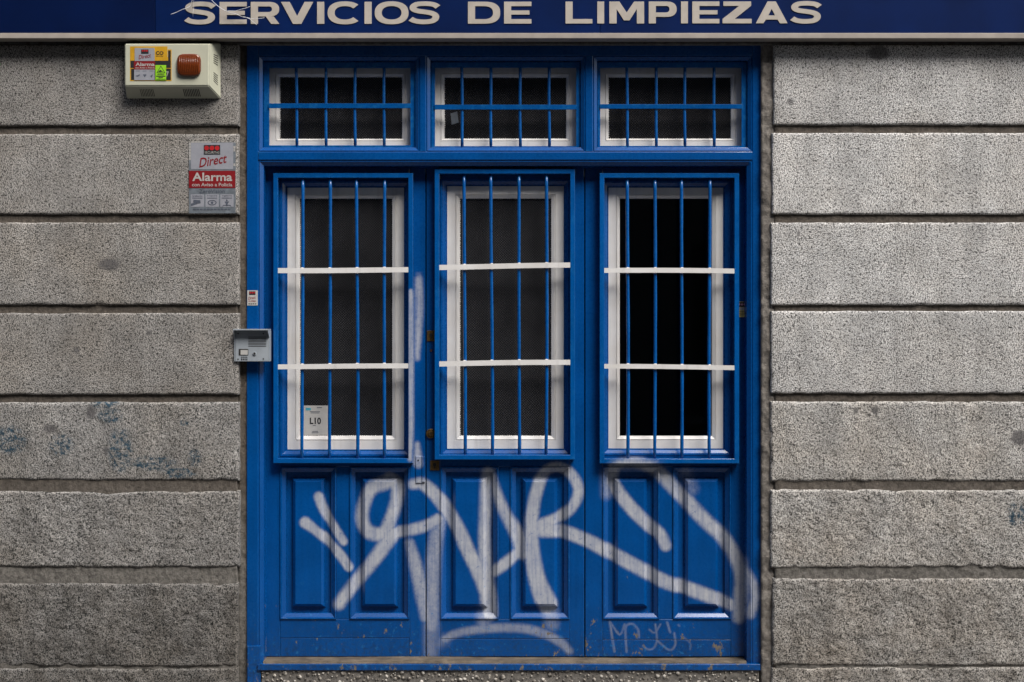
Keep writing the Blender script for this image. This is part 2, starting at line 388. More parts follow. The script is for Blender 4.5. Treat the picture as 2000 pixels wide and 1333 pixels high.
def spray_mask(px, py):
    out = np.zeros(len(px))
    for c, h, st, soft in SEG:
        m = h.max() + soft + 2
        sel = np.where((px > c[:, 0].min() - m) & (px < c[:, 0].max() + m) & (py > c[:, 1].min() - m) & (py < c[:, 1].max() + m))[0]
        if not len(sel): continue
        p = np.stack([px[sel], py[sel]], 1); best = np.full(len(sel), -1e9)
        for k in range(len(c) - 1):
            a, b = c[k], c[k + 1]; ab = b - a; t = np.clip(((p - a) @ ab) / max(ab @ ab, 1e-9), 0, 1)
            d = np.hypot(*(p - a - t[:, None] * ab).T); best = np.maximum(best, h[k] + (h[k + 1] - h[k]) * t - d)
        v = np.clip((best + soft) / (1.5 * soft), 0, 1); v = v * v * (3 - 2 * v) * st
        out[sel] = np.maximum(out[sel], v)
    return out

def hf(name, xs, ys, dep, mat, parent, yref, yback, filt=None, spray=False, jitter=None, attrs=None, label=None, smooth=False):
    """relief piece: grid in photo pixels on the plane yref, front at dep(px,py), sides closed back to yback"""
    nx, ny = len(xs), len(ys); gx, gy = np.meshgrid(np.array(xs, float), np.array(ys, float))
    d = np.array([[dep(a, b) for a in xs] for b in ys], float)
    jx, jy = jitter(gx, gy) if jitter else (gx, gy)
    k = S * (1 + yref / D)
    V = np.stack([(jx - 1000) * k, d, ZC + (666.5 - jy) * k], -1).reshape(-1, 3)
    F = []; E = {}
    for j in range(ny - 1):
        for i in range(nx - 1):
            if filt and not filt((xs[i] + xs[i + 1]) / 2, (ys[j] + ys[j + 1]) / 2): continue
            a, b, c, e = j * nx + i, j * nx + i + 1, (j + 1) * nx + i + 1, (j + 1) * nx + i      # ys grow downwards
            q = (e, c, b, a)
            d1, d2 = abs(d[j][i] - d[j + 1][i + 1]), abs(d[j][i + 1] - d[j + 1][i])
            if abs(d1 - d2) < 1e-7: F.append(q)
            elif d1 > d2: F += [(e, c, a), (c, b, a)]
            else: F += [(e, c, b), (e, b, a)]
            for u, w in ((e, c), (c, b), (b, a), (a, e)):
                if (w, u) in E: del E[(w, u)]
                else: E[(u, w)] = 1
    bv = {}; V = V.tolist()
    for (u, w) in E:
        for q in (u, w):
            if q not in bv: bv[q] = len(V); V.append([V[q][0], yback, V[q][2]])
        F.append((w, u, bv[u], bv[w]))
    used = sorted({q for f in F for q in f}); remap = {q: i for i, q in enumerate(used)}
    V = [V[q] for q in used]; F = [tuple(remap[q] for q in f) for f in F]
    me = mesh_from(name, V, F, parent)
    A = np.array(V)
    if spray:
        at = me.attributes.new('spray', 'FLOAT', 'POINT')
        at.data.foreach_set('value', spray_mask(A[:, 0] / k + 1000, 666.5 - (A[:, 2] - ZC) / k))
    if attrs:
        for an, fn in attrs.items():
            at = me.attributes.new(an, 'FLOAT', 'POINT'); at.data.foreach_set('value', fn(A[:, 0] / k + 1000, 666.5 - (A[:, 2] - ZC) / k))
    if smooth:
        for p in me.polygons: p.use_smooth = True
    return link_mesh(name, me, mat, parent, label)

def ring_axes(r, offs, step, fine=None):
    x0, y0, x1, y1 = r
    bx = [x0, x1]; by = [y0, y1]
    for o in offs: bx += [x0 + o, x1 - o]; by += [y0 + o, y1 - o]
    return axis(bx, step), axis(by, fine or step)
def edge_d(r):
    x0, y0, x1, y1 = r
    return lambda a, b: min(a - x0, x1 - a, b - y0, y1 - b)
def prof(pts):
    xs = [p[0] for p in pts]; ys = [p[1] for p in pts]
    return lambda q: float(np.interp(q, xs, ys))

# ------------------------------------------------------------------ street, unseen opposite house shaped for the light, room behind the door
def sheet(name, x0, x1, y0, y1, z, mat):
    o = MB(); o.v = [(x0, y0, z), (x1, y0, z), (x1, y1, z), (x0, y1, z)]; o.f = [(0, 1, 2, 3)]
    o = o.build(name, mat); o['kind'] = 'structure'; return o
sheet('ground', -60, 60, -60, 60, -0.02, ASPHALT)
pv = MB().box(-40, 40, -1.5, 0.02, -0.015, 0.0).build('pavement', PAVE); pv['kind'] = 'structure'
opp = thing('added_opposite_building', 'unseen plastered building across the street, added to block low sky light and darken reflections', 'building', (0, -9.2, 0))
MB().box(-45, 13, -13, -9.2, -0.02, 11.5).build('wall', PLASTER, opp)  # unseen block; its height and right end are set to shape the sky light
for r in range(3):
    for c in range(-8, 5):
        x = c * 2.6; z = 0.9 + 3.2 * r
        w = MB().box(x - 0.5, x + 0.5, -9.215, -9.17, z, z + 2.0).build('window', DARK, opp)
        MB().box(x - 0.62, x + 0.62, -9.2, -9.12, z - 0.1, z - 0.01).build('sill', CONCRETE, w)
rm = MB()
x0, x1, z0, z1, ya, yb = X(484, .12), X(1484, .12), Z(1290, .12), Z(96, .12), 0.19, 3.2
rm.v = [(x0, ya, z0), (x1, ya, z0), (x1, ya, z1), (x0, ya, z1), (x0, yb, z0), (x1, yb, z0), (x1, yb, z1), (x0, yb, z1)]
rm.f = [(4, 5, 6, 7), (0, 4, 7, 3), (1, 5, 6, 2), (0, 1, 5, 4), (3, 2, 6, 7)]
rm = rm.build('room', ROOMMAT); rm['kind'] = 'structure'

# ------------------------------------------------------------------ granite facade
fac = thing('stone_facade', 'rusticated grey granite block facade around the blue doorway', 'facade', (0, 0, 0))
LC = [(88, 246), (262, 419), (435, 596), (612, 771), (786, 939), (960, 1109), (1140, 1303), (1306, 1402)]
RC = [(88, 244), (260, 419), (435, 596), (608, 769), (785, 941), (957, 1110), (1130, 1301), (1304, 1402)]
PATCH = [(213, 517, 20, 11), (178, 805, 9, 13), (207, 880, 4, 9), (97, 838, 12, 8), (1716, 104, 20, 14), (1543, 199, 7, 5), (1990, 856, 14, 14), (1672, 803, 5, 5), (1709, 802, 7, 7), (150, 685, 6, 5), (290, 650, 5, 4), (1787, 395, 4, 4), (1560, 457, 3, 3)]
SPAT = [(20, 860, 28, 26), (235, 880, 22, 40), (215, 812, 22, 14), (120, 870, 22, 20), (350, 925, 30, 10), (380, 895, 12, 16), (300, 905, 40, 14), (360, 825, 8, 8), (205, 790, 25, 8), (1985, 1005, 18, 22)]
def blobs(lst, k):
    def fn(px, py):
        o = np.zeros(len(px))
        for cx, cy, rx, ry in lst:
            q = np.hypot((px - cx) / rx, (py - cy) / ry); o = np.maximum(o, np.clip((1.25 - q) / 0.4, 0, 1) * k)
        return o
    return fn
def stone(x0, x1, y0, y1, idx, left):
    low = idx >= 4
    amp = [0.0008, 0.0008, 0.001, 0.0012, 0.0018, 0.0028, 0.0036, 0.0034][idx]
    wob = [0.5, 0.6, 0.7, 0.9, 1.1, 1.3, 1.3, 1.0][idx]
    st = 2.8 if low else 4.2
    def stepx(q): return st if -8 < q < 2008 else 40
    inner = x1 if left else x0
    xs = axis([x0, x0 + 1.5, x0 + 3.5, x0 + 7, x1 - 7, x1 - 3.5, x1 - 1.5, x1], stepx); ys = axis([y0, y0 + 1.5, y0 + 3.5, y0 + 7, y1 - 7, y1 - 3.5, y1 - 1.5, y1], st)
    ed = edge_d((x0, y0, x1, y1)); rad = 4.5 if low else 2.6
    def dep(a, b):
        q = ed(a, b); p = Vector((a * 0.0024, idx * 3.1, b * 0.0024))
        n = mnoise.fractal(p * 9, 0.8, 2.1, 4) * amp * 1.3 + mnoise.fractal(p * 34, 0.7, 2.1, 3) * amp * 0.8 + mnoise.noise(p * 95) * amp * 0.45
        ch = max(0.0, mnoise.noise(p * 13) - 0.12) * (1.2 if low else 0.8)          # chipped arrises
        rr = rad * (1 + 2.2 * ch)
        e = max(0.0, 1 - q / rr); return n + (0.009 if low else 0.006) * e ** 2.0 * (1 + 1.5 * ch)
    def jit(gx, gy):
        ox = np.zeros_like(gx); oy = np.zeros_like(gy)
        for j in range(gx.shape[0]):
            for i in range(gx.shape[1]):
                a, b = gx[j, i], gy[j, i]; q = ed(a, b)
                if q < 14:
                    w = (1 - q / 14) * wob
                    ox[j, i] = mnoise.noise((a * .03, b * .05, idx + 3.3)) * w * 1.2; oy[j, i] = mnoise.noise((a * .035, b * .03, idx + 9.7)) * w * 1.6
        return gx + ox, gy + oy
    mat = (GR_LR if low else GR_L) if left else (GR_RR if low else GR_R)
    hf('stone', xs, ys, dep, mat, fac, 0, 0.05, jitter=jit, attrs={'patch': blobs(PATCH, 0.8), 'spatter': blobs(SPAT, 1.0)}, smooth=True)
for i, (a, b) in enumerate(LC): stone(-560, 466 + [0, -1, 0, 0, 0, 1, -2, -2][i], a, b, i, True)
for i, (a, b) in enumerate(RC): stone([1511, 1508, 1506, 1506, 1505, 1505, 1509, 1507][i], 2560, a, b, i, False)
def rough_back(x0, x1, y0, y1, base, amp, name, vis, mat=None):
    xs = axis([x0, x1], lambda q: 5 if vis[0] < q < vis[1] else 60); ys = axis([y0, y1], 5)
    def dep(a, b):
        p = Vector((a * .0024, 5.5, b * .0024)); return base - (0.006 if b > 930 and 'joint' in name else 0) + mnoise.fractal(p * 14, 0.8, 2, 4) * amp + mnoise.noise(p * 45) * amp * 0.5
    return hf(name, xs, ys, dep, mat or MORTAR, fac, 0, 0.30, smooth=True)
rough_back(-560, 462, 80, 1402, 0.013, 0.002, 'joint_mortar', (-10, 470)); rough_back(1514, 2560, 80, 1402, 0.013, 0.002, 'joint_mortar', (1500, 2010))
rough_back(461.8, 481.2, 80, 1402, 0.044, 0.004, 'edge_mortar', (400, 500)); rough_back(1488.2, 1514.2, 80, 1402, 0.016, 0.009, 'edge_mortar', (1480, 1520), MORTAR_PALE)
MB().box(X(-560), X(2560), 0.012, 0.30, Z(86.5), Z(60), 0.003).build('lintel', CONCRETE, fac)
MB().box(X(-560), X(2560), 0.004, 0.30, Z(59.5), Z(-1500)).build('upper_wall', PLASTER, fac)

# ------------------------------------------------------------------ blue door frame
YF, YL = 0.035, 0.11
frame = thing('door_frame', 'blue painted wooden frame holding three door leaves and transom windows', 'door frame', (0, YF, Z(GROUND_PY)))
def flat(name, x0, x1, y0, y1, mat, parent, y, yback, yref, sp=False, step=8, edge=1.0, wave=0.0004):
    """board with softened arrises and a slightly uneven painted face"""
    xs = axis([x0, x0 + edge, x1 - edge, x1], step if not callable(step) else step); ys = axis([y0, y0 + edge, y1 - edge, y1], step)
    ed = edge_d((x0, y0, x1, y1))
    def dep(a, b): return y + mnoise.noise((a * .02, b * .006, y * 50 + x0)) * wave + (0.0014 if ed(a, b) < edge * 0.5 else 0)
    return hf(name, xs, ys, dep, mat, parent, yref, yback, spray=sp)
flat('jamb', 482, 504, 88, 1400, BLUE, frame, YF, 0.17, YF)
flat('jamb', 1470, 1487, 88, 1310, BLUE, frame, YF, 0.17, YF, sp=True, step=lambda q: 1.7 if 1090 < q < 1230 or q > 1450 else 8)
flat('head', 504.3, 1469.7, 88, 109, BLUE, frame, YF + .001, 0.17, YF)
flat('mullion', 820, 832, 109.3, 296.7, BLUE, frame, YF, 0.17, YF); flat('mullion', 1143.5, 1158, 109.3, 296.7, BLUE, frame, YF, 0.17, YF)
flat('transom_rail', 504.3, 1469.7, 297, 313, BLUE, frame, YF - .002, 0.17, YF)
# moulding round the door opening: three sides
R = (504, 313, 1470, 1900); P = prof([(0, YF + .002), (1.5, YF + .004), (3, YF + .001), (9.5, YF + .0125), (10.5, YF + .014), (11, YF + .080), (13, YF + .0805)])
xs = axis([504, 505.5, 507, 513.5, 514.5, 515, 517, 1457, 1459, 1459.5, 1460.5, 1467, 1468.5, 1470], lambda q: 1.7 if q > 1450 else 30)
ys = axis([313, 314.5, 316, 322.5, 323.5, 324, 326, 1297], lambda q: 3 if 1090 < q < 1230 else 20)
hf('opening_moulding', xs, ys, lambda a, b: P(min(a - 504, 1470 - a, b - 313)), BLUE, frame, YF, 0.18, filt=lambda a, b: min(a - 504, 1470 - a, b - 313) < 12.9, spray=True)
# sill
flat('sill', 503, 1485, 1298, 1310, BLUE, frame, 0.012, 0.16, 0.012, wave=0.002)
hf('bare_sill_board', axis([514, 1458], 12), [1292, 1292.6, 1294, 1296.5, 1297.5], lambda a, b: 0.026 + (1297.5 - b) * .0012 + mnoise.noise((a * .03, b * .3, 2)) * .0025, BARE_WOOD, frame, 0.03, 0.16,
   jitter=lambda gx, gy: (gx, gy + np.sin(gx * 0.006) * 1.3 + np.sin(gx * .021) * .5))
flat('plinth_block', 483, 509, 1262, 1400, BLUE, frame, 0.022, 0.05, 0.022, wave=0.004, step=4)

# ------------------------------------------------------------------ windows: sash, pane, bars
def sash(parent, white, glass, y, pane_mat):
    offs_l = glass[0] - white[0]; w = white
    def q(a, b):   # 0 at the outer edge, 1 at the glass, mitred per side
        return min((a - w[0]) / (glass[0] - w[0]), (w[2] - a) / (w[2] - glass[2]), (b - w[1]) / (glass[1] - w[1]), (w[3] - b) / (w[3] - glass[3]))
    P = prof([(0, y), (0.70, y + .0005), (0.715, y + .004), (0.75, y + .004), (0.765, y), (0.98, y + .008), (1.0, y + .016)])
    ks = [0, .70, .715, .75, .765, .98, 1.0]
    xs = axis([w[0] + (glass[0] - w[0]) * k for k in ks] + [w[2] - (w[2] - glass[2]) * k for k in ks], 25)
    ys = axis([w[1] + (glass[1] - w[1]) * k for k in ks] + [w[3] - (w[3] - glass[3]) * k for k in ks], 25)
    o = hf('sash', xs, ys, lambda a, b: P(q(a, b)), WHITE, parent, y, y + .03, filt=lambda a, b: q(a, b) < 1)
    MB().box(X(glass[0] - 3, y), X(glass[2] + 3, y), y + .0165, y + .021, Z(glass[3] + 3, y), Z(glass[1] - 3, y)).build('pane', pane_mat, o)
    # ragged putty and paint overlapping the edge of the glass
    if pane_mat is PGLASS:
        m = MB(); g = glass; r2 = random.Random(int(g[0]))
        def tooth(px, py, dx, dy, L):
            yy = y + .0158
            a = (X(px - dy * 1.3, y), Z(py - dx * 1.3, y)); b = (X(px + dy * 1.3, y), Z(py + dx * 1.3, y)); c = (X(px + dx * L, y), Z(py + dy * L, y))
            m.poly([a, b, c], yy)
        t = g[1]
        while t < g[3]: tooth(g[0], t, 1, 0, r2.uniform(.5, 2.0)); tooth(g[2], t, -1, 0, r2.uniform(.2, 1.2)); t += 3.6
        t = g[0]
        while t < g[2]: tooth(t, g[3], 0, -1, r2.uniform(.3, 1.6)); tooth(t, g[1], 0, 1, r2.uniform(.2, 1.2)); t += 3.6
        m.build('putty_edge', WHITE, o)
    return o
def transom(label, mould, inner, glass, bars, cb):
    t = thing('transom_window', label, 'window', (X((mould[0] + mould[2]) / 2), YF, Z(mould[3])), 'barred transom windows')
    P = prof([(0, YF + .002), (1.2, YF + .005), (2.4, YF + .001), (8, YF + .0105), (9, YF + .0115), (9.4, YF + .040), (12, YF + .041)])
    offs = [1.2, 2.4, 8, 9, 9.4, 11]
    xs, ys = ring_axes(mould, offs, 20); ed = edge_d(mould)
    hf('moulding', xs, ys, lambda a, b: P(ed(a, b)), BLUE, t, YF, 0.14, filt=lambda a, b: ed(a, b) < 10.9)
    yg = YF + .024
    g = (mould[0] + 10, mould[1] + 11.5, mould[2] - 10, mould[3] - 7.5)
    bx = [g[0], inner[0], inner[2], g[2]]; by = [g[1], inner[1], inner[3], g[3]]
    gr = hf('grille', axis(bx, 30), axis(by, 30), lambda a, b: yg, BLUE_IRON, t, YF, yg + .012, filt=lambda a, b: not (inner[0] < a < inner[2] and inner[1] < b < inner[3]))
    for k, b in enumerate(bars):
        lean = [2.0, 1.2, .5, -.3][k] if cb[0] < 203.5 else [1.5, .6, .4, .2][k]
        pts = [(X(b + lean * (q - .5) + .5 * math.sin(q * 5 + k), YF), yg + .006, Z(inner[1] - 2 + (inner[3] - inner[1] + 4) * q, YF)) for q in np.linspace(0, 1, 9)]
        MB().tube(pts, 0.0074, 8).build('bar', BLUE_IRON, gr, True)
    MB().box(X(inner[0] - 1, YF), X(inner[2] + 1, YF), yg - .006, yg + .0005, Z(cb[1], YF), Z(cb[0], YF), .0012).build('crossbar', BLUE_IRON, gr)
    white = (inner[0] - 6, inner[1] - 4, inner[2] + 6, inner[3] + 4)
    hf('reveal', *ring_axes((g[0] - .5, g[1] - .5, g[2] + .5, g[3] + .5), [2], 40), lambda a, b: yg + .03, BLUE, t, YF, 0.15, filt=lambda a, b: edge_d((g[0] - .5, g[1] - .5, g[2] + .5, g[3] + .5))(a, b) < 2)
    sash(t, white, glass, 0.105, PGLASS)
    return t
transom('left transom window with blue bars above the door leaf showing the L10 notice', (504, 109, 820, 297), (524, 131, 801, 283), (546, 150, 785, 271), (577.5, 635, 692, 749), (201, 210.5))
tm = transom('middle transom window with blue bars and a small pale patch at the glass', (832, 109, 1143.5, 297), (849, 130.5, 1126, 284.5), (868, 151, 1106, 270.5), (902, 958.5, 1016, 1073), (203.5, 213))
transom('right transom window with blue bars, beside the right stone wall', (1158, 109, 1470, 297), (1173, 130.5, 1450, 284), (1189, 150.5, 1428, 270.5), (1226, 1283, 1339, 1396.5), (202.5, 211.5))
sc = MB().poly([(X(880, .12), Z(222, .12)), (X(893, .12), Z(218, .12)), (X(896, .12), Z(240, .12)), (X(882, .12), Z(244, .12))], .1208)  # small pale quad just in front of the pane
sc.build('pale_patch', FADED, tm)

# ------------------------------------------------------------------ door leaves
def leaf(label, x0, x1, pn, gr, white, glass, bars, cbs, clear=False, cbtilt=0.0, seed=0):
    t = thing('door', label, 'door', (X((x0 + x1) / 2, YL), YL, Z(1285, YL)), 'blue door leaves in a row')
    (a0, a1), (b0, b1) = pn
    TOP, BOT, PT, PB = 322, 1283, 912, 1210
    fine = lambda q: 1.6 if q > 885 else (2.2 if x0 < 520 and 530 < q else 9)
    def board(name, u0, u1, v0, v1, y=YL, bev=.9, sx=None):
        st = fine
        xs = axis([u0, u0 + bev, u1 - bev, u1], sx or 1.7); ys = axis([v0, v0 + bev, v1 - bev, v1], st); ed = edge_d((u0, v0, u1, v1))
        def dep(a, b): return y + mnoise.noise((a * .03 + seed, b * .008, u0)) * .0005 + (0.0013 if ed(a, b) < bev * .5 else 0)
        return hf(name, xs, ys, dep, BLUE, t, YL, YL + .045, spray=True)
    board('stile', x0, a0 - .15, TOP, BOT); board('stile', b1 + .15, x1, TOP, BOT)
    ins = (white[0] - 11, white[1] - 12, white[2] + 11, white[3] + 12)
    board('top_rail', a0 + .15, b1 - .15, TOP, ins[1] - .2, sx=9)
    board('lock_rail', a0 + .15, b1 - .15, ins[3] + .2, PT - .2, sx=1.7)
    board('muntin', a1 + .2, b0 - .2, PT, PB)
    split = 1245 + seed * 1.5
    board('bottom_rail', a0 + .15, b1 - .15, PB + .2, split); board('bottom_rail', a0 + .15, b1 - .15, split + .35, BOT, y=YL + .0012)
    for (u0, u1) in pn:
        r = (u0, PT, u1, PB); ed = edge_d(r)
        Pm = prof([(0, YL - .004), (1, YL - .006), (2.6, YL - .006), (3.4, YL - .001), (4.2, YL), (10, YL + .0105), (11, YL + .012), (11.5, YL + .028), (12.5, YL + .028)])
        Pp = prof([(11.5, YL + .0275), (22, YL + .0285), (22.6, YL + .022), (24, YL + .022), (24.6, YL + .012), (29.5, YL + .0015), (30, YL), (80, YL)])
        xs, ys = ring_axes(r, [1, 2.6, 3.4, 4.2, 10, 11, 11.5, 12.4, 22, 22.6, 24, 24.6, 29.5, 30], 1.7)
        p = hf('panel', xs, ys, lambda a, b: Pp(ed(a, b)), BLUE, t, YL, YL + .04, filt=lambda a, b: ed(a, b) > 11.45, spray=True)
        hf('moulding', xs, ys, lambda a, b: Pm(ed(a, b)), BLUE, p, YL, YL + .04, filt=lambda a, b: ed(a, b) < 12.3, spray=True)
    # moulding that steps back to the white sash
    ed = edge_d(ins); P = prof([(0, YL - .002), (1, YL - .003), (3, YL - .003), (3.5, YL + .003), (4.5, YL + .003), (10.2, YL + .013), (11, YL + .0215), (14, YL + .0215)])
    xs, ys = ring_axes(ins, [1, 3, 3.5, 4.5, 10.2, 11, 13], 6)
    hf('window_moulding', xs, ys, lambda a, b: P(ed(a, b)), BLUE, t, YL, YL + .05, filt=lambda a, b: ed(a, b) < 12.9, spray=True)
    w2 = (white[0] - 1.5, white[1] - 1.5, white[2] + 1.5, white[3] + 1.5)
    sash(t, w2, glass, YL + .0245, CGLASS if clear else PGLASS)
    # iron grille
    yg = YL - .047; f = 9
    g = gr; inn = (g[0] + f, g[1] + f, g[2] - f, g[3] - f)
    xs = axis([g[0], g[0] + .6, inn[0] - .6, inn[0], inn[2], inn[2] + .6, g[2] - .6, g[2]], lambda q: 2.0 if q > 780 and x0 < 520 else 12); ys = axis([g[1], g[1] + .6, inn[1] - .6, inn[1], inn[3], inn[3] + .6, g[3] - .6, g[3]], lambda q: 3 if x0 < 520 and q > 540 else 14)
    ein, eo = edge_d(inn), edge_d(g)
    gf = hf('grille', xs, ys, lambda a, b: yg + (.0010 if (eo(a, b) < .3 or -0.3 < ein(a, b)) else 0), BLUE_IRON, t, YL, YL - .004, filt=lambda a, b: ein(a, b) < 0, spray=True)
    r2 = random.Random(seed + 3)
    for k, b in enumerate(bars):
        am, ph, ln = r2.uniform(.5, 1.4), r2.uniform(0, 6), r2.uniform(-2.2, 1.2)
        n = 22; qs = np.linspace(0, 1, n)
        pts = [(X(b + ln * (q - .5) + am * math.sin(q * 4 + ph), YL), yg + .018, Z(inn[1] - 3 + (inn[3] - inn[1] + 6) * q, YL)) for q in qs]
        o = MB().tube(pts, [.0082 * (1 + .06 * math.sin(q * 31 + ph)) for q in qs], 10).build('bar', BLUE_IRON, gf, True)
        if seed == 2 and k == 0:
            pr = [pts[i] for i in range(17, 21)]; MB().tube(pr, .0077, 10).build('rust_patch', RUST, gf, True)
    for k, (c0, c1) in enumerate(cbs):
        xa, xb = inn[0] - 1.5, inn[2] + .5
        m = MB(); n = 14; top = []; 
        for q in np.linspace(0, 1, n):
            s_ = math.sin(q * 3.1 + k + seed) * 1.0 + cbtilt * (.5 - q)
            x = X(xa + (xb - xa) * q, YL)
            i = len(m.v); m.v += [(x, yg + .001, Z(c0 + s_, YL)), (x, yg + .001, Z(c1 + s_, YL)), (x, yg + .0095, Z(c1 + s_, YL)), (x, yg + .0095, Z(c0 + s_, YL))]
            if i: m.f += [(i - 4 + a, i - 4 + (a + 1) % 4, i + (a + 1) % 4, i + a) for a in range(4)]
        m.f += [(0, 1, 2, 3), tuple(len(m.v) - 4 + a for a in range(4))]
        for b in bars:        # weld beads where the strap meets each bar
            for zz in (c0, c1):
                bm = bmesh.new(); bmesh.ops.create_icosphere(bm, subdivisions=1, radius=.0055)
                q = (b - xa) / (xb - xa); s_ = math.sin(q * 3.1 + k + seed) * 1.0 + cbtilt * (.5 - q)
                for v in bm.verts: v.co = (X(b, YL) + v.co.x * 1.6, yg + .008 + v.co.y, Z(zz + s_, YL) + v.co.z * .7)
                m.addbm(bm)
        m.build('crossbar', WHITE, gf)
    return t
dl = leaf('left blue door leaf, the one with the L10 notice behind its bars', 516.5, 830.9, ((547, 657), (683, 800)), (537, 341, 808, 903.5), (558, 365, 790.5, 880), (585, 388, 765.5, 852), (592.5, 646, 699, 752), ((524, 534), (711, 720.5)), seed=1)
dm = leaf('middle blue door leaf with brass locks down its left edge', 833.1, 1141, ((860, 974), (996.5, 1112.5)), (850, 333, 1122, 896.5), (871, 362, 1103.5, 878.5), (898, 388, 1076.5, 852), (908, 960.5, 1014, 1067), ((516.5, 526.5), (704.5, 714.5)), cbtilt=3.0, seed=2)
dr = leaf('right blue door leaf with clear dark glass and thin scrawled letters along its bottom rail', 1143.3, 1457.5, ((1177, 1288), (1314, 1427.5)), (1170, 341, 1440.5, 904), (1187, 365, 1416, 878), (1211, 388, 1390.5, 852), (1225, 1278, 1330, 1384), ((525.5, 535), (712.5, 721.5)), clear=True, cbtilt=-1.5, seed=3)
def L(px): return X(px, YL)
def LZ(py): return Z(py, YL)
# locks on the middle leaf
for (u0, v0, u1, v1) in ((834, 646, 850, 667), (840, 900, 858, 919)):
    k = MB().box(L(u0), L(u1), YL - .004, YL + .002, LZ(v1), LZ(v0), .0012).build('lock_plate', BRASS, dm)
    cx, cz = L((u0 + u1) / 2), LZ((v0 + v1) / 2)
    MB().disc(cx, cz + .004, .008, YL - .006, YL - .003, 14).box(cx - .003, cx + .003, YL - .0062, YL - .003, cz - .014, cz + .002).build('keyhole', DARK, k)
k = MB().disc(L(841.5), LZ(847), .0225, YL - .010, YL, 24).build('lock_cylinder', BRASS, dm)
MB().disc(L(842), LZ(847), .013, YL - .014, YL - .009, 18).build('plug', BRASS, k); MB().box(L(842) - .0016, L(842) + .0016, YL - .0148, YL - .012, LZ(850), LZ(845)).build('key_slot', DARK, k)
MB().disc(L(842), LZ(685), .006, YL - .004, YL, 12).build('screw', RUST, dm)
# strap plate on the left leaf
k = flat('strap_plate', 812, 824, 891, 944, BLUE, dl, YL - .005, YL + .001, YL, sp=True, step=1.5)
flat('strap_edge', 824.3, 830.5, 892, 942, BLUE, k, YL - .009, YL + .001, YL, sp=True, step=1.5)
MB().disc(L(817), LZ(899), .0035, YL - .0075, YL - .004, 10).build('screw', DARK, k)
# paper notice in the left window
def txt(s, rect, y, mat, parent, shear=0.0, bold=0.0, rot=0.0, name='lettering', ext=.0002, yref=None):
    """flat lettering fitted into rect (photo pixels: x0, top, x1, bottom)"""
    cu = bpy.data.curves.new('t', 'FONT'); cu.body = s; cu.shear = shear; cu.offset = bold; cu.extrude = 0.0; cu.resolution_u = 3
    ob = bpy.data.objects.new('t', cu); C.objects.link(ob); dg = bpy.context.evaluated_depsgraph_get()
    src = ob.evaluated_get(dg).to_mesh(); v = np.array([tuple(q.co) for q in src.vertices]); fs = [tuple(p.vertices) for p in src.polygons]
    ob.evaluated_get(dg).to_mesh_clear(); bpy.data.objects.remove(ob); bpy.data.curves.remove(cu)
    lo, hi = v.min(0), v.max(0); yr = y if yref is None else yref
    u = (v[:, 0] - lo[0]) / (hi[0] - lo[0]); w = (v[:, 1] - lo[1]) / (hi[1] - lo[1])
    px = rect[0] + (rect[2] - rect[0]) * u; py = rect[3] - (rect[3] - rect[1]) * w
    if rot: 
        cx, cy = (rect[0] + rect[2]) / 2, (rect[1] + rect[3]) / 2; ca, sa = math.cos(rot), math.sin(rot)
        px, py = cx + (px - cx) * ca + (py - cy) * sa, cy - (px - cx) * sa + (py - cy) * ca
    V = [(X(a, yr), y, Z(b, yr)) for a, b in zip(px, py)]
    return link_mesh(name, mesh_from(name, V, fs, parent), mat, parent)
def card(rect, y, mat, parent, name, th=.0006, bev=0, yref=None):
    yr = y if yref is None else yref
    return MB().box(X(rect[0], yr), X(rect[2], yr), y, y + th, Z(rect[3], yr), Z(rect[1], yr), bev).build(name, mat, parent)
yp = YL + .0245 + .0150
nt = thing('paper_notice', 'small white L10 paper notice at the bottom corner of the left window', 'notice', (L(617), yp, LZ(850)))
sheet_o = card((592, 792.5, 643, 850), yp, PAPER, nt, 'sheet')
card((597, 797, 607, 802), yp - .0004, TEAL, sheet_o, 'header_mark', .0003)
txt('L10', (605, 816, 627, 829), yp - .0004, INK, sheet_o, bold=.03)
for (a, b, c, d) in ((619, 796, 629, 797.5), (605, 804, 625, 805.2), (607, 806.5, 624, 807.5), (611, 831, 617, 832), (610, 842.5, 621, 843.5), (609, 845, 622, 846.3)):
    card((a, b, c, d), yp - .0004, GREYINK, sheet_o, 'print_line', .0003)

# ------------------------------------------------------------------ shop sign
YS = -0.065
sign = thing('shop_sign', 'long dark blue shop sign with beige capital lettering above the doorway', 'sign', (X(1000, YS), 0.0, Z(72, YS)))
def SX(p): return X(p, YS)
def SZ(p): return Z(p, YS)
for a, b, m in ((-560, 302.4, SIGN_BLUE2), (303.4, 1171.6, SIGN_BLUE), (1172.4, 2560, SIGN_BLUE)):
    MB().box(SX(a), SX(b), YS, -.002, SZ(65), SZ(-170), .0015).build('panel', m, sign)
m = MB(); za, zb = SZ(76.5), SZ(65.8)
MB().box(SX(-560), SX(2560), YS - .008, .003, SZ(76), SZ(65.6), .002).build('bottom_trim', SIGN_TRIM, sign)
MB().box(SX(-560), SX(2560), YS - .008, .003, SZ(-170.5), SZ(-182), .002).build('top_trim', SIGN_TRIM, sign)
def sup(cx, cy, rx, ry, n, a0=0, a1=2 * math.pi, k=48):
    out = []
    for q in np.linspace(a0, a1, k):
        c, s_ = math.cos(q), math.sin(q); out.append((cx + rx * math.copysign(abs(c) ** (2 / n), c), cy + ry * math.copysign(abs(s_) ** (2 / n), s_)))
    return out
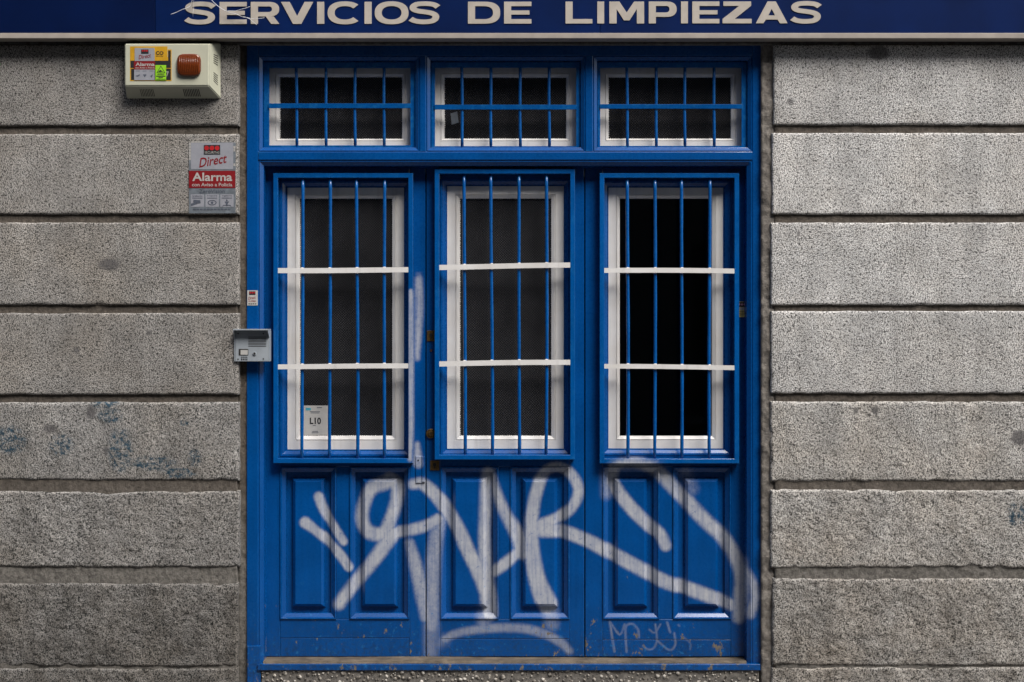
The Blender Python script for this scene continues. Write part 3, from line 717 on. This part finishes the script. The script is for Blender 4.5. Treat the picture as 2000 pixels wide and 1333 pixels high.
def glyph(ch, asp):
    """outlines in a box 1 wide, 1 high; asp = width / height"""
    v = .325 / asp; h = .205
    if ch == 'I': return [[(0, 0), (1, 0), (1, 1), (0, 1)]]
    if ch == 'L': return [[(0, 0), (1, 0), (1, h), (v, h), (v, 1), (0, 1)]]
    if ch == 'E': return [[(0, 0), (1, 0), (1, h), (v, h), (v, .41), (.93, .41), (.93, .60), (v, .60), (v, 1 - h), (1, 1 - h), (1, 1), (0, 1)]]
    if ch == 'V': return [[(0, 1), (.27, 1), (.5, .36), (.73, 1), (1, 1), (.63, 0), (.37, 0)]]
    if ch == 'A': return [[(0, 0), (.24, 0), (.315, .17), (.685, .17), (.76, 0), (1, 0), (.63, 1), (.37, 1)], [(.395, .36), (.605, .36), (.5, .66)]]
    if ch == 'M': return [[(0, 0), (0, 1), (.29, 1), (.5, .50), (.71, 1), (1, 1), (1, 0), (.79, 0), (.79, .66), (.58, .14), (.42, .14), (.21, .66), (.21, 0)]]
    if ch == 'Z': return [[(0, 0), (1, 0), (1, h), (.42, h), (.98, .80), (.98, 1), (.03, 1), (.03, 1 - h), (.57, 1 - h), (0, .2)]]
    if ch == 'O': return [sup(.5, .5, .5, .52, 2.35), sup(.5, .5, .5 - v * .98, .52 - h * 1.05, 2.2)]
    if ch == 'C':
        o = sup(.52, .5, .52, .52, 2.35, math.radians(42), math.radians(318)); i = sup(.52, .5, .52 - v * .98, .52 - h * 1.05, 2.2, math.radians(38), math.radians(322))
        return [o + i[::-1]]
    if ch == 'D': return [[(0, 0), (.5, 0)] + sup(.5, .5, .5, .5, 2.5, -math.pi / 2, math.pi / 2, 24)[1:-1] + [(.5, 1), (0, 1)], [(v, h), (.5, h)] + sup(.5, .5, .5 - v, .5 - h, 2.3, -math.pi / 2, math.pi / 2, 20)[1:-1] + [(.5, 1 - h), (v, 1 - h)]]
    if ch in 'PR':
        lo = .30 if ch == 'P' else .34; mid = (1 + lo) / 2; ry = (1 - lo) / 2
        bowl = [(.62, 1)] + sup(.62, mid, .37, ry, 2.4, math.pi / 2, -math.pi / 2, 20)[1:-1] + [(.62, lo)]
        hole = [(v, 1 - h), (.6, 1 - h)] + sup(.6, mid, .39 - v, ry - h * .97, 2.3, math.pi / 2, -math.pi / 2, 14)[1:-1] + [(.6, lo + h * .97), (v, lo + h * .97)]
        if ch == 'P': return [[(0, 0), (0, 1)] + bowl + [(v, lo), (v, 0)], hole]
        return [[(0, 0), (0, 1)] + bowl + [(.80, lo), (1.0, 0), (.71, 0), (.52, lo), (v, lo), (v, 0)], hole]
    if ch == 'S':
        k = asp / 1.5; th = .104
        path = cr([(.955, .765), (.83, .865), (.66, .905), (.46, .912), (.25, .885), (.13, .79), (.135, .665), (.27, .585), (.5, .54), (.73, .485), (.865, .39), (.87, .235), (.75, .125), (.54, .088), (.34, .094), (.17, .135), (.035, .225)], 5)
        p = path * np.array([k, 1]); t = np.gradient(p, axis=0); t /= np.linalg.norm(t, axis=1)[:, None]; n = np.stack([-t[:, 1], t[:, 0]], 1)
        a, b = p + n * th, p - n * th
        return [[(q[0] / k, q[1]) for q in a] + [(q[0] / k, q[1]) for q in b[::-1]]]
LET = [('S', 362, 420), ('E', 429, 482), ('R', 490, 546), ('V', 549, 612), ('I', 619.5, 633.5), ('C', 640, 705), ('I', 712, 726), ('O', 732, 798), ('S', 800, 858),
       ('D', 914, 977), ('E', 984.5, 1038), ('L', 1104.5, 1157), ('I', 1166.5, 1180), ('M', 1190, 1258), ('P', 1267, 1322), ('I', 1330, 1343.5), ('E', 1352, 1405), ('Z', 1411, 1468), ('A', 1476, 1538), ('S', 1545, 1603)]
def outline_mesh(loops, name, parent, y, th, mat):
    cu = bpy.data.curves.new('g', 'CURVE'); cu.dimensions = '2D'; cu.fill_mode = 'BOTH'; cu.extrude = th / 2
    for lp in loops:
        sp = cu.splines.new('POLY'); sp.points.add(len(lp) - 1); sp.use_cyclic_u = True
        for q, (a, b) in zip(sp.points, lp): q.co = (a, b, 0, 1)
    ob = bpy.data.objects.new('g', cu); C.objects.link(ob); dg = bpy.context.evaluated_depsgraph_get(); e = ob.evaluated_get(dg); src = e.to_mesh()
    V = [(q.co.x, y + th / 2 - q.co.z, q.co.y) for q in src.vertices]; F = [tuple(p.vertices) for p in src.polygons]
    e.to_mesh_clear(); bpy.data.objects.remove(ob); bpy.data.curves.remove(cu)
    return link_mesh(name, mesh_from(name, V, F, parent), mat, parent)
for ch, a, b in LET:
    top = 4.5 - (a - 362) / 1240 * 1.2; bot = 47.6 - (a - 362) / 1240 * 1.6
    asp = (b - a) / (bot - top)
    loops = [[(SX(a + (b - a) * u), SZ(bot - (bot - top) * w)) for u, w in lp] for lp in glyph(ch, asp)]
    outline_mesh(loops, 'letter', sign, YS - .003, .0025, LETTER)

# frayed wires hanging over the sign
wr = thing('frayed_wire', 'thin white frayed wire strands hanging over the first letters of the sign', 'wire', (SX(400), YS - .03, SZ(0)))
for pts, r in (([(386, -60), (382, -15), (378, 2), (371, 16), (352, 24), (336, 31)], .0013), ([(386, -60), (384, -15), (381, 0), (380, 20), (379, 36)], .0006), ([(390, -60), (404, -15), (413, 0), (428, 15), (445, 25), (463, 30)], .0014),
               ([(445, 24), (458, 24), (474, 21), (490, 15)], .001), ([(461, 29), (474, 35), (488, 39), (503, 51)], .0012), ([(474, 35), (490, 38), (505, 39), (518, 37)], .0009)):
    p = cr(pts, 4); MB().tube([(SX(a), YS - .022 - .004 * math.sin(i), SZ(b)) for i, (a, b) in enumerate(p)], r, 5).build('strand', WIRE, wr, True)

# ------------------------------------------------------------------ alarm siren box
box = thing('alarm_box', 'cream alarm siren box with amber lamp and stickers under the sign', 'alarm box', (X(338), 0, Z(194)))
yb = -.075
fx0, fx1, fz0, fz1 = X(244, yb), X(408, yb), Z(168, yb), Z(86, yb)
bx0, bx1, bz0, bz1 = X(248), X(432), Z(194), Z(85)
m = MB(); m.v = [(fx0, yb, fz0), (fx1, yb, fz0), (fx1, yb, fz1), (fx0, yb, fz1), (bx0, -.001, bz0), (bx1, -.001, bz0), (bx1, -.001, bz1), (bx0, -.001, bz1)]
m.f = [(0, 1, 2, 3), (4, 5, 1, 0), (5, 6, 2, 1), (6, 7, 3, 2), (7, 4, 0, 3), (7, 6, 5, 4)]
hs = m.build('housing', CREAM, box)
bmx = bmesh.new(); bmx.from_mesh(hs.data); bmesh.ops.bevel(bmx, geom=list(bmx.edges), offset=.004, segments=3, affect='EDGES'); bmx.to_mesh(hs.data); bmx.free()
def slope_pt(side, u, v, off):
    if side == 'b':   # lower slope: u photo px along x, v 0 front .. 1 back
        A = Vector((X(u, yb), yb, fz0)); B = Vector((X(u) + (X(u) - X(u, yb)) * 0, -.001, bz0)); n = Vector((0, -(fz0 - bz0), -.074)).normalized()
    else:
        zf = fz1 + (fz0 - fz1) * u; zb_ = bz1 + (bz0 - bz1) * u
        A = Vector((fx1, yb, zf)); B = Vector((bx1, -.001, zb_)); n = Vector((.074, -(bx1 - fx1), 0)).normalized()
    return A + (B - A) * v + n * off
def slits(side, us, v0, v1, du, sl, name='vent'):
    m = MB()  # thin black boxes on the slope; their colour stands for shade inside the vents
    for u in us:
        q = [slope_pt(side, u, v0, .0006), slope_pt(side, u + du, v0, .0006), slope_pt(side, u + du + sl, v1, .0006), slope_pt(side, u + sl, v1, .0006)]
        r = [slope_pt(side, u, v0, -.002), slope_pt(side, u + du, v0, -.002), slope_pt(side, u + du + sl, v1, -.002), slope_pt(side, u + sl, v1, -.002)]
        i = len(m.v); m.v += [tuple(p) for p in q + r]; m.f += [(i, i + 1, i + 2, i + 3)] + [(i + a, i + (a + 1) % 4, i + 4 + (a + 1) % 4, i + 4 + a) for a in range(4)]
    return m.build(name, DARK, hs)
slits('b', [273 + 3.1 * k for k in range(9)], .25, .8, 1.1, 4); slits('b', [357 + 3.3 * k for k in range(10)], .25, .8, 1.6, 4)
slits('r', [.22 + .043 * k for k in range(5)], .38, .72, .018, .02); slits('r', [.60 + .043 * k for k in range(5)], .38, .72, .018, .02)
# amber lamp: ribbed rounded square
lx, lz, lr = X(369.5, yb), Z(128, yb), 23 * S
m = MB(); nseg = 48; rings = [(1.0, 0), (1.0, .008), (.96, .013), (.88, .0155), (.5, .0165)]
for k, dd in rings:
    for q in range(nseg):
        a = 2 * math.pi * q / nseg; c, s_ = math.cos(a), math.sin(a); e = 2 / 4.2
        xx = lr * k * math.copysign(abs(c) ** e, c); zz = lr * .93 * k * math.copysign(abs(s_) ** e, s_); m.v.append((lx + xx, yb - dd, lz + zz))
for r in range(len(rings) - 1):
    for q in range(nseg): m.f.append((r * nseg + q, r * nseg + (q + 1) % nseg, (r + 1) * nseg + (q + 1) % nseg, (r + 1) * nseg + q))
m.f.append(tuple((len(rings) - 1) * nseg + q for q in range(nseg)))
lamp = m.build('lamp', AMBER, box, True)
m = MB()
for k in range(11):
    xx = lx + (k - 5) * .0083; m.tube([(xx, yb - .0145, lz - .038), (xx, yb - .0165, lz), (xx, yb - .0145, lz + .038)], .0022, 6)
m.build('rib', AMBER, lamp, True)
# stickers on the box
st = card((254, 91, 327, 95 + 20), yb - .0006, YELLOW, box, 'sticker'); y1 = yb - .0012
card((254, 112, 335, 158.5), y1 + .0003, YELLOW, st, 'print', .0005); card((328, 97, 335, 112), y1 + .0003, YELLOW, st, 'print', .0005)
card((254.8, 119, 333.5, 133), y1 - .0003, INK, st, 'print', .0004); card((256, 134.5, 333.5, 156.5), y1 - .0003, INK, st, 'print', .0004); card((328.6, 99, 333.4, 119), y1 - .0003, INK, st, 'print', .0004)
txt('CO', (304, 100.5, 319.5, 107.5), y1 - .0001, INK, st, bold=.03); txt('security', (304.5, 109, 319, 111.5), y1 - .0001, INK, st, bold=.02)
txt('7', (324.5, 140, 329.5, 150), y1 - .001, PALE, st, bold=.01)
st2 = card((263, 94, 302, 119.5), y1 - .0010, SILVER, box, 'sticker'); y2 = y1 - .0015
card((275.5, 97, 290, 105.5), y2, INK, st2, 'print', .0004)
for k in range(3): MB().disc(X(278.5 + 4.2 * k, y2), Z(99.7, y2), .0043, y2 - .0004, y2, 12).build('dot', REDDOT, st2)
txt('Direct', (270, 106.5, 295, 114.5), y2, RED, st2, shear=.35, bold=.012, rot=.17)
card((261.5, 120, 303, 136), y2 + .0002, RED, st2, 'print', .0005); txt('Alarma', (264.5, 122.5, 302, 129.5), y2 - .0003, PALE, st2, bold=.025); txt('con Aviso a Policía', (264, 131, 302, 134.3), y2 - .0003, PALE, st2, bold=.012)
card((262, 136.3, 302, 157), y2 + .0002, SILVER, st2, 'print', .0005)
for k in range(3):
    cx = 269 + 13.5 * k; card((cx - 4, 138.6, cx + 4, 139.5), y2 - .0003, GREYINK, st2, 'print_line', .0003)
    MB().poly([(X(cx - 4.5 + k, y2), Z(149 - 3 * (k == 1), y2)), (X(cx + 4 - k, y2), Z(145.5, y2)), (X(cx + 4.5 - k, y2), Z(147.5, y2)), (X(cx, y2), Z(150.5 + k, y2))], y2 - .0003).build('pictogram', GREYINK, st2)
st3 = card((303.5, 127.5, 324.5, 157), y2 - .0008, LIME, box, 'sticker'); y3 = y2 - .0012
def tri_ring(cx, ty, by, w, t, y, parent, mat):
    o = [(cx, ty), (cx + w, by), (cx - w, by)]; i = [(cx, ty + t * 2.2), (cx + w - t * 1.9, by - t), (cx - w + t * 1.9, by - t)]
    outline_mesh([[(X(a, y), Z(b, y)) for a, b in o], [(X(a, y), Z(b, y)) for a, b in i]], 'warning_triangle', parent, y, .0002, mat)
tri_ring(314.2, 128.5, 143, 8.5, .9, y3, st3, INK)
MB().poly([(X(309, y3), Z(140.5, y3)), (X(313, y3), Z(136.8, y3)), (X(318.5, y3), Z(140.3, y3)), (X(312, y3), Z(141.2, y3))], y3).build('pictogram', INK, st3)
txt('AVISO', (307, 144, 320.5, 147.5), y3, INK, st3, bold=.03)
for (a, b, c, d) in ((305, 148.5, 323, 150.3), (309.5, 151.3, 318, 153), (304.8, 154.6, 323.3, 155.6)): card((a, b, c, d), y3, INK, st3, 'print_line', .0003)

# ------------------------------------------------------------------ alarm plate on the wall
ya = -.0035
al = thing('alarm_sign', 'silver and red alarm warning sign on the stone under the siren box', 'sign', (X(414), 0, Z(417)))
bp = card((369, 278.5, 460, 417), ya, FADED, al, 'plate', .003); y1 = ya - .0006
card((373, 279.5, 455.5, 331), y1, SILVER, bp, 'print', .0005, .0002); y2 = y1 - .0006
r2 = random.Random(4)
for (a, b, c, d) in ((369.3, 279, 372.6, 331), (373, 276.5, 430, 279.2), (456, 280, 459.5, 331)):      # torn backing
    n = 9
    for k in range(n):
        if r2.random() < .6:
            p, q = a + (c - a) * (k / n if c - a > 10 else 0), b + (d - b) * (k / n if d - b > 10 else 0)
            card((p, q, p + min(c - a, 7), q + min(d - b, 5)), y1 + .0001, PALE, bp, 'torn_patch', .0004)
k0 = card((398, 283.5, 430, 302.5), y2, INK, bp, 'print', .0005)
for k in range(3): MB().disc(X(403.5 + 10.3 * k, y2), Z(289.6, y2), 4.6 * S, y2 - .0006, y2, 16).build('dot', REDDOT, bp)
txt('SECURITAS', (400, 296, 428.5, 300.5), y2 - .0003, PALE, bp)
txt('Direct', (387, 305, 444, 323), y2, RED, bp, shear=.4, bold=.012, rot=.18)
card((369, 334, 459.6, 367.5), y2, RED, bp, 'print', .0006); y3 = y2 - .0004
txt('Alarma', (375.5, 337.5, 453.5, 354.2), y3, PALE, bp, bold=.022); txt('con Aviso a Policía', (375, 357.5, 453.5, 364.5), y3, PALE, bp, bold=.01)
txt('ZeroVision', (389, 370, 439, 377.5), y2, GREYINK, bp, bold=.01)
for k, (w1, w2) in enumerate((('Grabación', 'de imágenes'), ('Impide', 'la visión al intruso'), ('Vigilante', 'de acceso'))):
    cx = 385.5 + 28.8 * k
    card((cx - 13, 380, cx + 13, 404.5), y1 - .0002, SILVER, bp, 'print', .0005)
    txt(w1, (cx - 10, 381.3, cx + 10, 384.6), y2 - .0002, GREYINK, bp, bold=.01); card((cx - 10, 386.6, cx + 10, 388), y2 - .0002, GREYINK, bp, 'print_line', .0003)
def P2(lst, y): return [(X(a, y), Z(b, y)) for a, b in lst]
yy = y2 - .0003
MB().poly(P2([(373, 398), (380, 396.5), (386, 398.5), (380, 400.5), (373, 403)], yy), yy).build('camera_pictogram', GREYINK, bp)
MB().poly(P2([(378, 390.5), (391, 391.5), (392, 397), (386, 398), (377, 395.5)], yy), yy - .0002).build('camera_pictogram', GREYINK, bp)
e1 = [(414.3 + 8.8 * math.cos(q), 396.2 + 5.2 * math.sin(q)) for q in np.linspace(0, 2 * math.pi, 30)[:-1]]; e2 = [(414.3 + 7 * math.cos(q), 396.2 + 3.7 * math.sin(q)) for q in np.linspace(0, 2 * math.pi, 30)[:-1]]
outline_mesh([P2(e1, yy), P2(e2, yy)], 'eye_pictogram', bp, yy, .0002, GREYINK)
MB().disc(X(414.3, yy), Z(396.2, yy), .006, yy - .0002, yy, 14).build('eye_pictogram', GREYINK, bp)
MB().poly(P2([(438.5, 394), (447.5, 394), (444, 400), (443, 404), (442, 400)], yy), yy).build('guard_pictogram', GREYINK, bp)
MB().disc(X(443, yy), Z(391.5, yy), .004, yy - .0002, yy, 12).build('guard_pictogram', GREYINK, bp)
MB().poly(P2([(434, 404.3), (436, 400.5), (450, 400.5), (452, 404.3), (449, 402), (437, 402)], yy), yy).build('guard_pictogram', GREYINK, bp)
for k in range(11): card((377 + 6.8 * k, 408, 377 + 6.8 * k + 5.2, 410.2), y2, GREYINK, bp, 'print_line', .0003)

# ------------------------------------------------------------------ small stickers on the frame
yq = YF - .0012
s1 = thing('sticker', 'small white and red alarm sticker on the left blue jamb above the intercom', 'sticker', (X(493, YF), YF, Z(597, YF)), 'small alarm stickers on the frame')
q = card((483, 567.5, 503.5, 597), yq, PAPER, s1, 'sheet'); y1 = yq - .0004
card((486.5, 569.5, 499, 576.5), y1, INK, q, 'print', .0003)
for k in range(3): MB().disc(X(489 + 4 * k, y1), Z(572, y1), .0042, y1 - .0003, y1, 10).build('dot', REDDOT, q)
txt('Direct', (484.5, 579.5, 499.5, 585), y1, RED, q, shear=.35, bold=.015, rot=.15); txt('ALARMA', (485, 587, 500, 590), y1, RED, q, bold=.02)
for k in range(4): card((485 + 4.2 * k, 593, 488 + 4.2 * k, 594.8), y1, INK, q, 'print_line', .0003)
ys_ = YL - .0008
s2 = thing('sticker', 'small black and ochre alarm sticker on the right edge of the right door leaf', 'sticker', (X(1449, YL), YL, Z(620, YL)), 'small alarm stickers on the frame')
q = card((1440.8, 589.5, 1457, 620), ys_ - .0006, OCHRE, s2, 'sheet', .001); y1 = ys_ - .0010
card((1441, 590.5, 1457, 600), y1, INK, q, 'print', .0003); card((1441, 601, 1456.8, 606), y1, PAPER, q, 'print', .0003)
for k in range(3): MB().disc(X(1444 + 5 * k, YL), Z(595, YL), .0045, y1 - .0004, y1, 10).build('dot', PINK, q)
for k in range(3): card((1443, 608 + 3.5 * k, 1454, 609 + 3.5 * k), y1, INK, q, 'print_line', .0003)

# ------------------------------------------------------------------ intercom
yi = -.012
ic = thing('intercom', 'grey aluminium door intercom with rain hood on the left blue jamb', 'intercom', (X(492), YF, Z(707)))
IX = lambda p: X(p, yi)
IZ = lambda p: Z(p, yi)
MB().box(IX(459.5), IX(524.5), yi, YF, IZ(706.5), IZ(645.5), .0025).build('body', STEEL, ic)
m = MB()      # hood: top plate and two cheeks, sloping forward
zt, zb2 = IZ(643), IZ(658)
m.box(IX(457.5), IX(526), yi - .034, YF, IZ(645.8), IZ(643), .001)
for a, b in ((457.5, 459), (524.7, 526.2)):
    i = len(m.v); m.v += [(IX(a), yi - .034, IZ(646)), (IX(b), yi - .034, IZ(646)), (IX(a), yi - .03, IZ(650)), (IX(b), yi - .03, IZ(650)), (IX(a), yi, IZ(706)), (IX(b), yi, IZ(706)), (IX(a), YF, IZ(706)), (IX(b), YF, IZ(706)), (IX(a), YF, IZ(646)), (IX(b), YF, IZ(646)), (IX(a), yi, IZ(660)), (IX(b), yi, IZ(660))]
    m.f += [(i, i + 1, i + 3, i + 2), (i + 2, i + 3, i + 11, i + 10), (i + 10, i + 11, i + 5, i + 4), (i + 4, i + 5, i + 7, i + 6), (i + 6, i + 7, i + 9, i + 8), (i + 8, i + 9, i + 1, i), (i, i + 2, i + 10, i + 4, i + 6, i + 8), (i + 1, i + 3, i + 11, i + 5, i + 7, i + 9)]
m.build('hood', STEEL, ic)
for k in range(7): MB().box(IX(485), IX(520), yi - .0006, yi + .001, IZ(659.4 + 3 * k), IZ(658.2 + 3 * k)).build('speaker_slot', DARK, ic)
w = MB().box(IX(466.5), IX(485), yi - .0015, yi + .001, IZ(694.5), IZ(682), .0006).build('name_window', DARK, ic)
MB().box(IX(470), IX(484), yi - .0022, yi, IZ(693.3), IZ(684)).build('name_card', PAPER, w)
b_ = MB().disc(IX(497.3), IZ(691), .0088, yi - .004, yi, 20).build('button', STEEL, ic); MB().disc(IX(497.3), IZ(691), .0052, yi - .0052, yi - .003, 16).build('button_cap', DARK, b_)
for a, b in ((465, 702), (514.5, 701.5), (465, 652), (514.5, 652)): MB().disc(IX(a), IZ(b), .0034, yi - .0015, yi, 10).build('screw', DARK, ic)
for k in range(4):
    card((471 + 3.2 * k, 697.2, 473.4 + 3.2 * k, 699), yi - .0006, INK, ic, 'print_line', .0004); card((470.8 + 3.4 * k, 700.6, 473 + 3.4 * k, 704.2), yi - .0006, INK, ic, 'print_line', .0004)

# ------------------------------------------------------------------ step with exposed pebbles
stp = thing('doorstep', 'exposed pebble concrete doorstep under the blue sill', 'step', (0, 0.03, Z(GROUND_PY)))
ysf = 0.022
hf('bed', axis([509.5, 1484], 7), axis([1310.5, 1400], 6), lambda a, b: ysf + mnoise.noise((a * .06, b * .06, 1)) * .003, STEP_BED, stp, 0, .16)
m = MB(); r2 = random.Random(11); pl = []
for _ in range(2300):
    a, b = r2.uniform(511, 1482), r2.uniform(1312, 1372); r = r2.choice((1.8, 2.6, 3.4, 4.4, 5.4, 6.6))
    if any(abs(a - p[0]) < (r + p[2]) * .86 and abs(b - p[1]) < (r + p[2]) * .8 for p in pl): continue
    pl.append((a, b, r))
for a, b, r in pl:
    bm = bmesh.new(); bmesh.ops.create_icosphere(bm, subdivisions=1, radius=1)
    rot = r2.uniform(0, 3.1); sx, sz = r * S * r2.uniform(.75, 1.25), r * S * r2.uniform(.6, 1.0)
    for v in bm.verts:
        x, y, z = v.co * r2.uniform(.88, 1.1); x2, z2 = x * math.cos(rot) * sx - z * math.sin(rot) * sz, x * math.sin(rot) * sx + z * math.cos(rot) * sz
        v.co = (X(a) + x2, ysf + .0005 + y * .006, Z(b) + z2)
    m.addbm(bm)
pb = m.build('pebbles', PEB.m, stp, True); pb['kind'] = 'stuff'

# ------------------------------------------------------------------ leaf tip reaching in at the left edge
sp = thing('plant_sprig', 'green leafy sprig at the far left edge of the stone wall', 'plant', (X(-30), -.001, Z(140)))
MB().tube([(X(-32), .0, Z(150)), (X(-22), -.03, Z(142)), (X(-8), -.05, Z(134)), (X(2), -.055, Z(130))], .0018, 6).build('stem', LEAF, sp, True)
for cx, cy, an, ln in ((3, 130, .3, 9), (-4, 137, -.7, 11), (-2, 148, -.5, 9), (-12, 128, .9, 12), (-16, 146, -1.0, 12)):
    m = MB(); n = 7; i0 = 0
    for k in range(n):
        q = k / (n - 1); w = 3.4 * math.sin(math.pi * min(1, q * .93 + .05)) ; px_, py_ = cx + (q - .5) * ln * math.cos(an), cy - (q - .5) * ln * math.sin(an)
        for s_ in (-1, 0, 1): m.v.append((X(px_ + s_ * w * math.sin(an)), -.055 + .004 * abs(s_) + .01 * q, Z(py_ + s_ * w * math.cos(an))))
    for k in range(n - 1):
        for s_ in range(2): m.f.append((k * 3 + s_, k * 3 + s_ + 1, k * 3 + s_ + 4, k * 3 + s_ + 3))
    m.build('leaf', LEAF, sp, True)
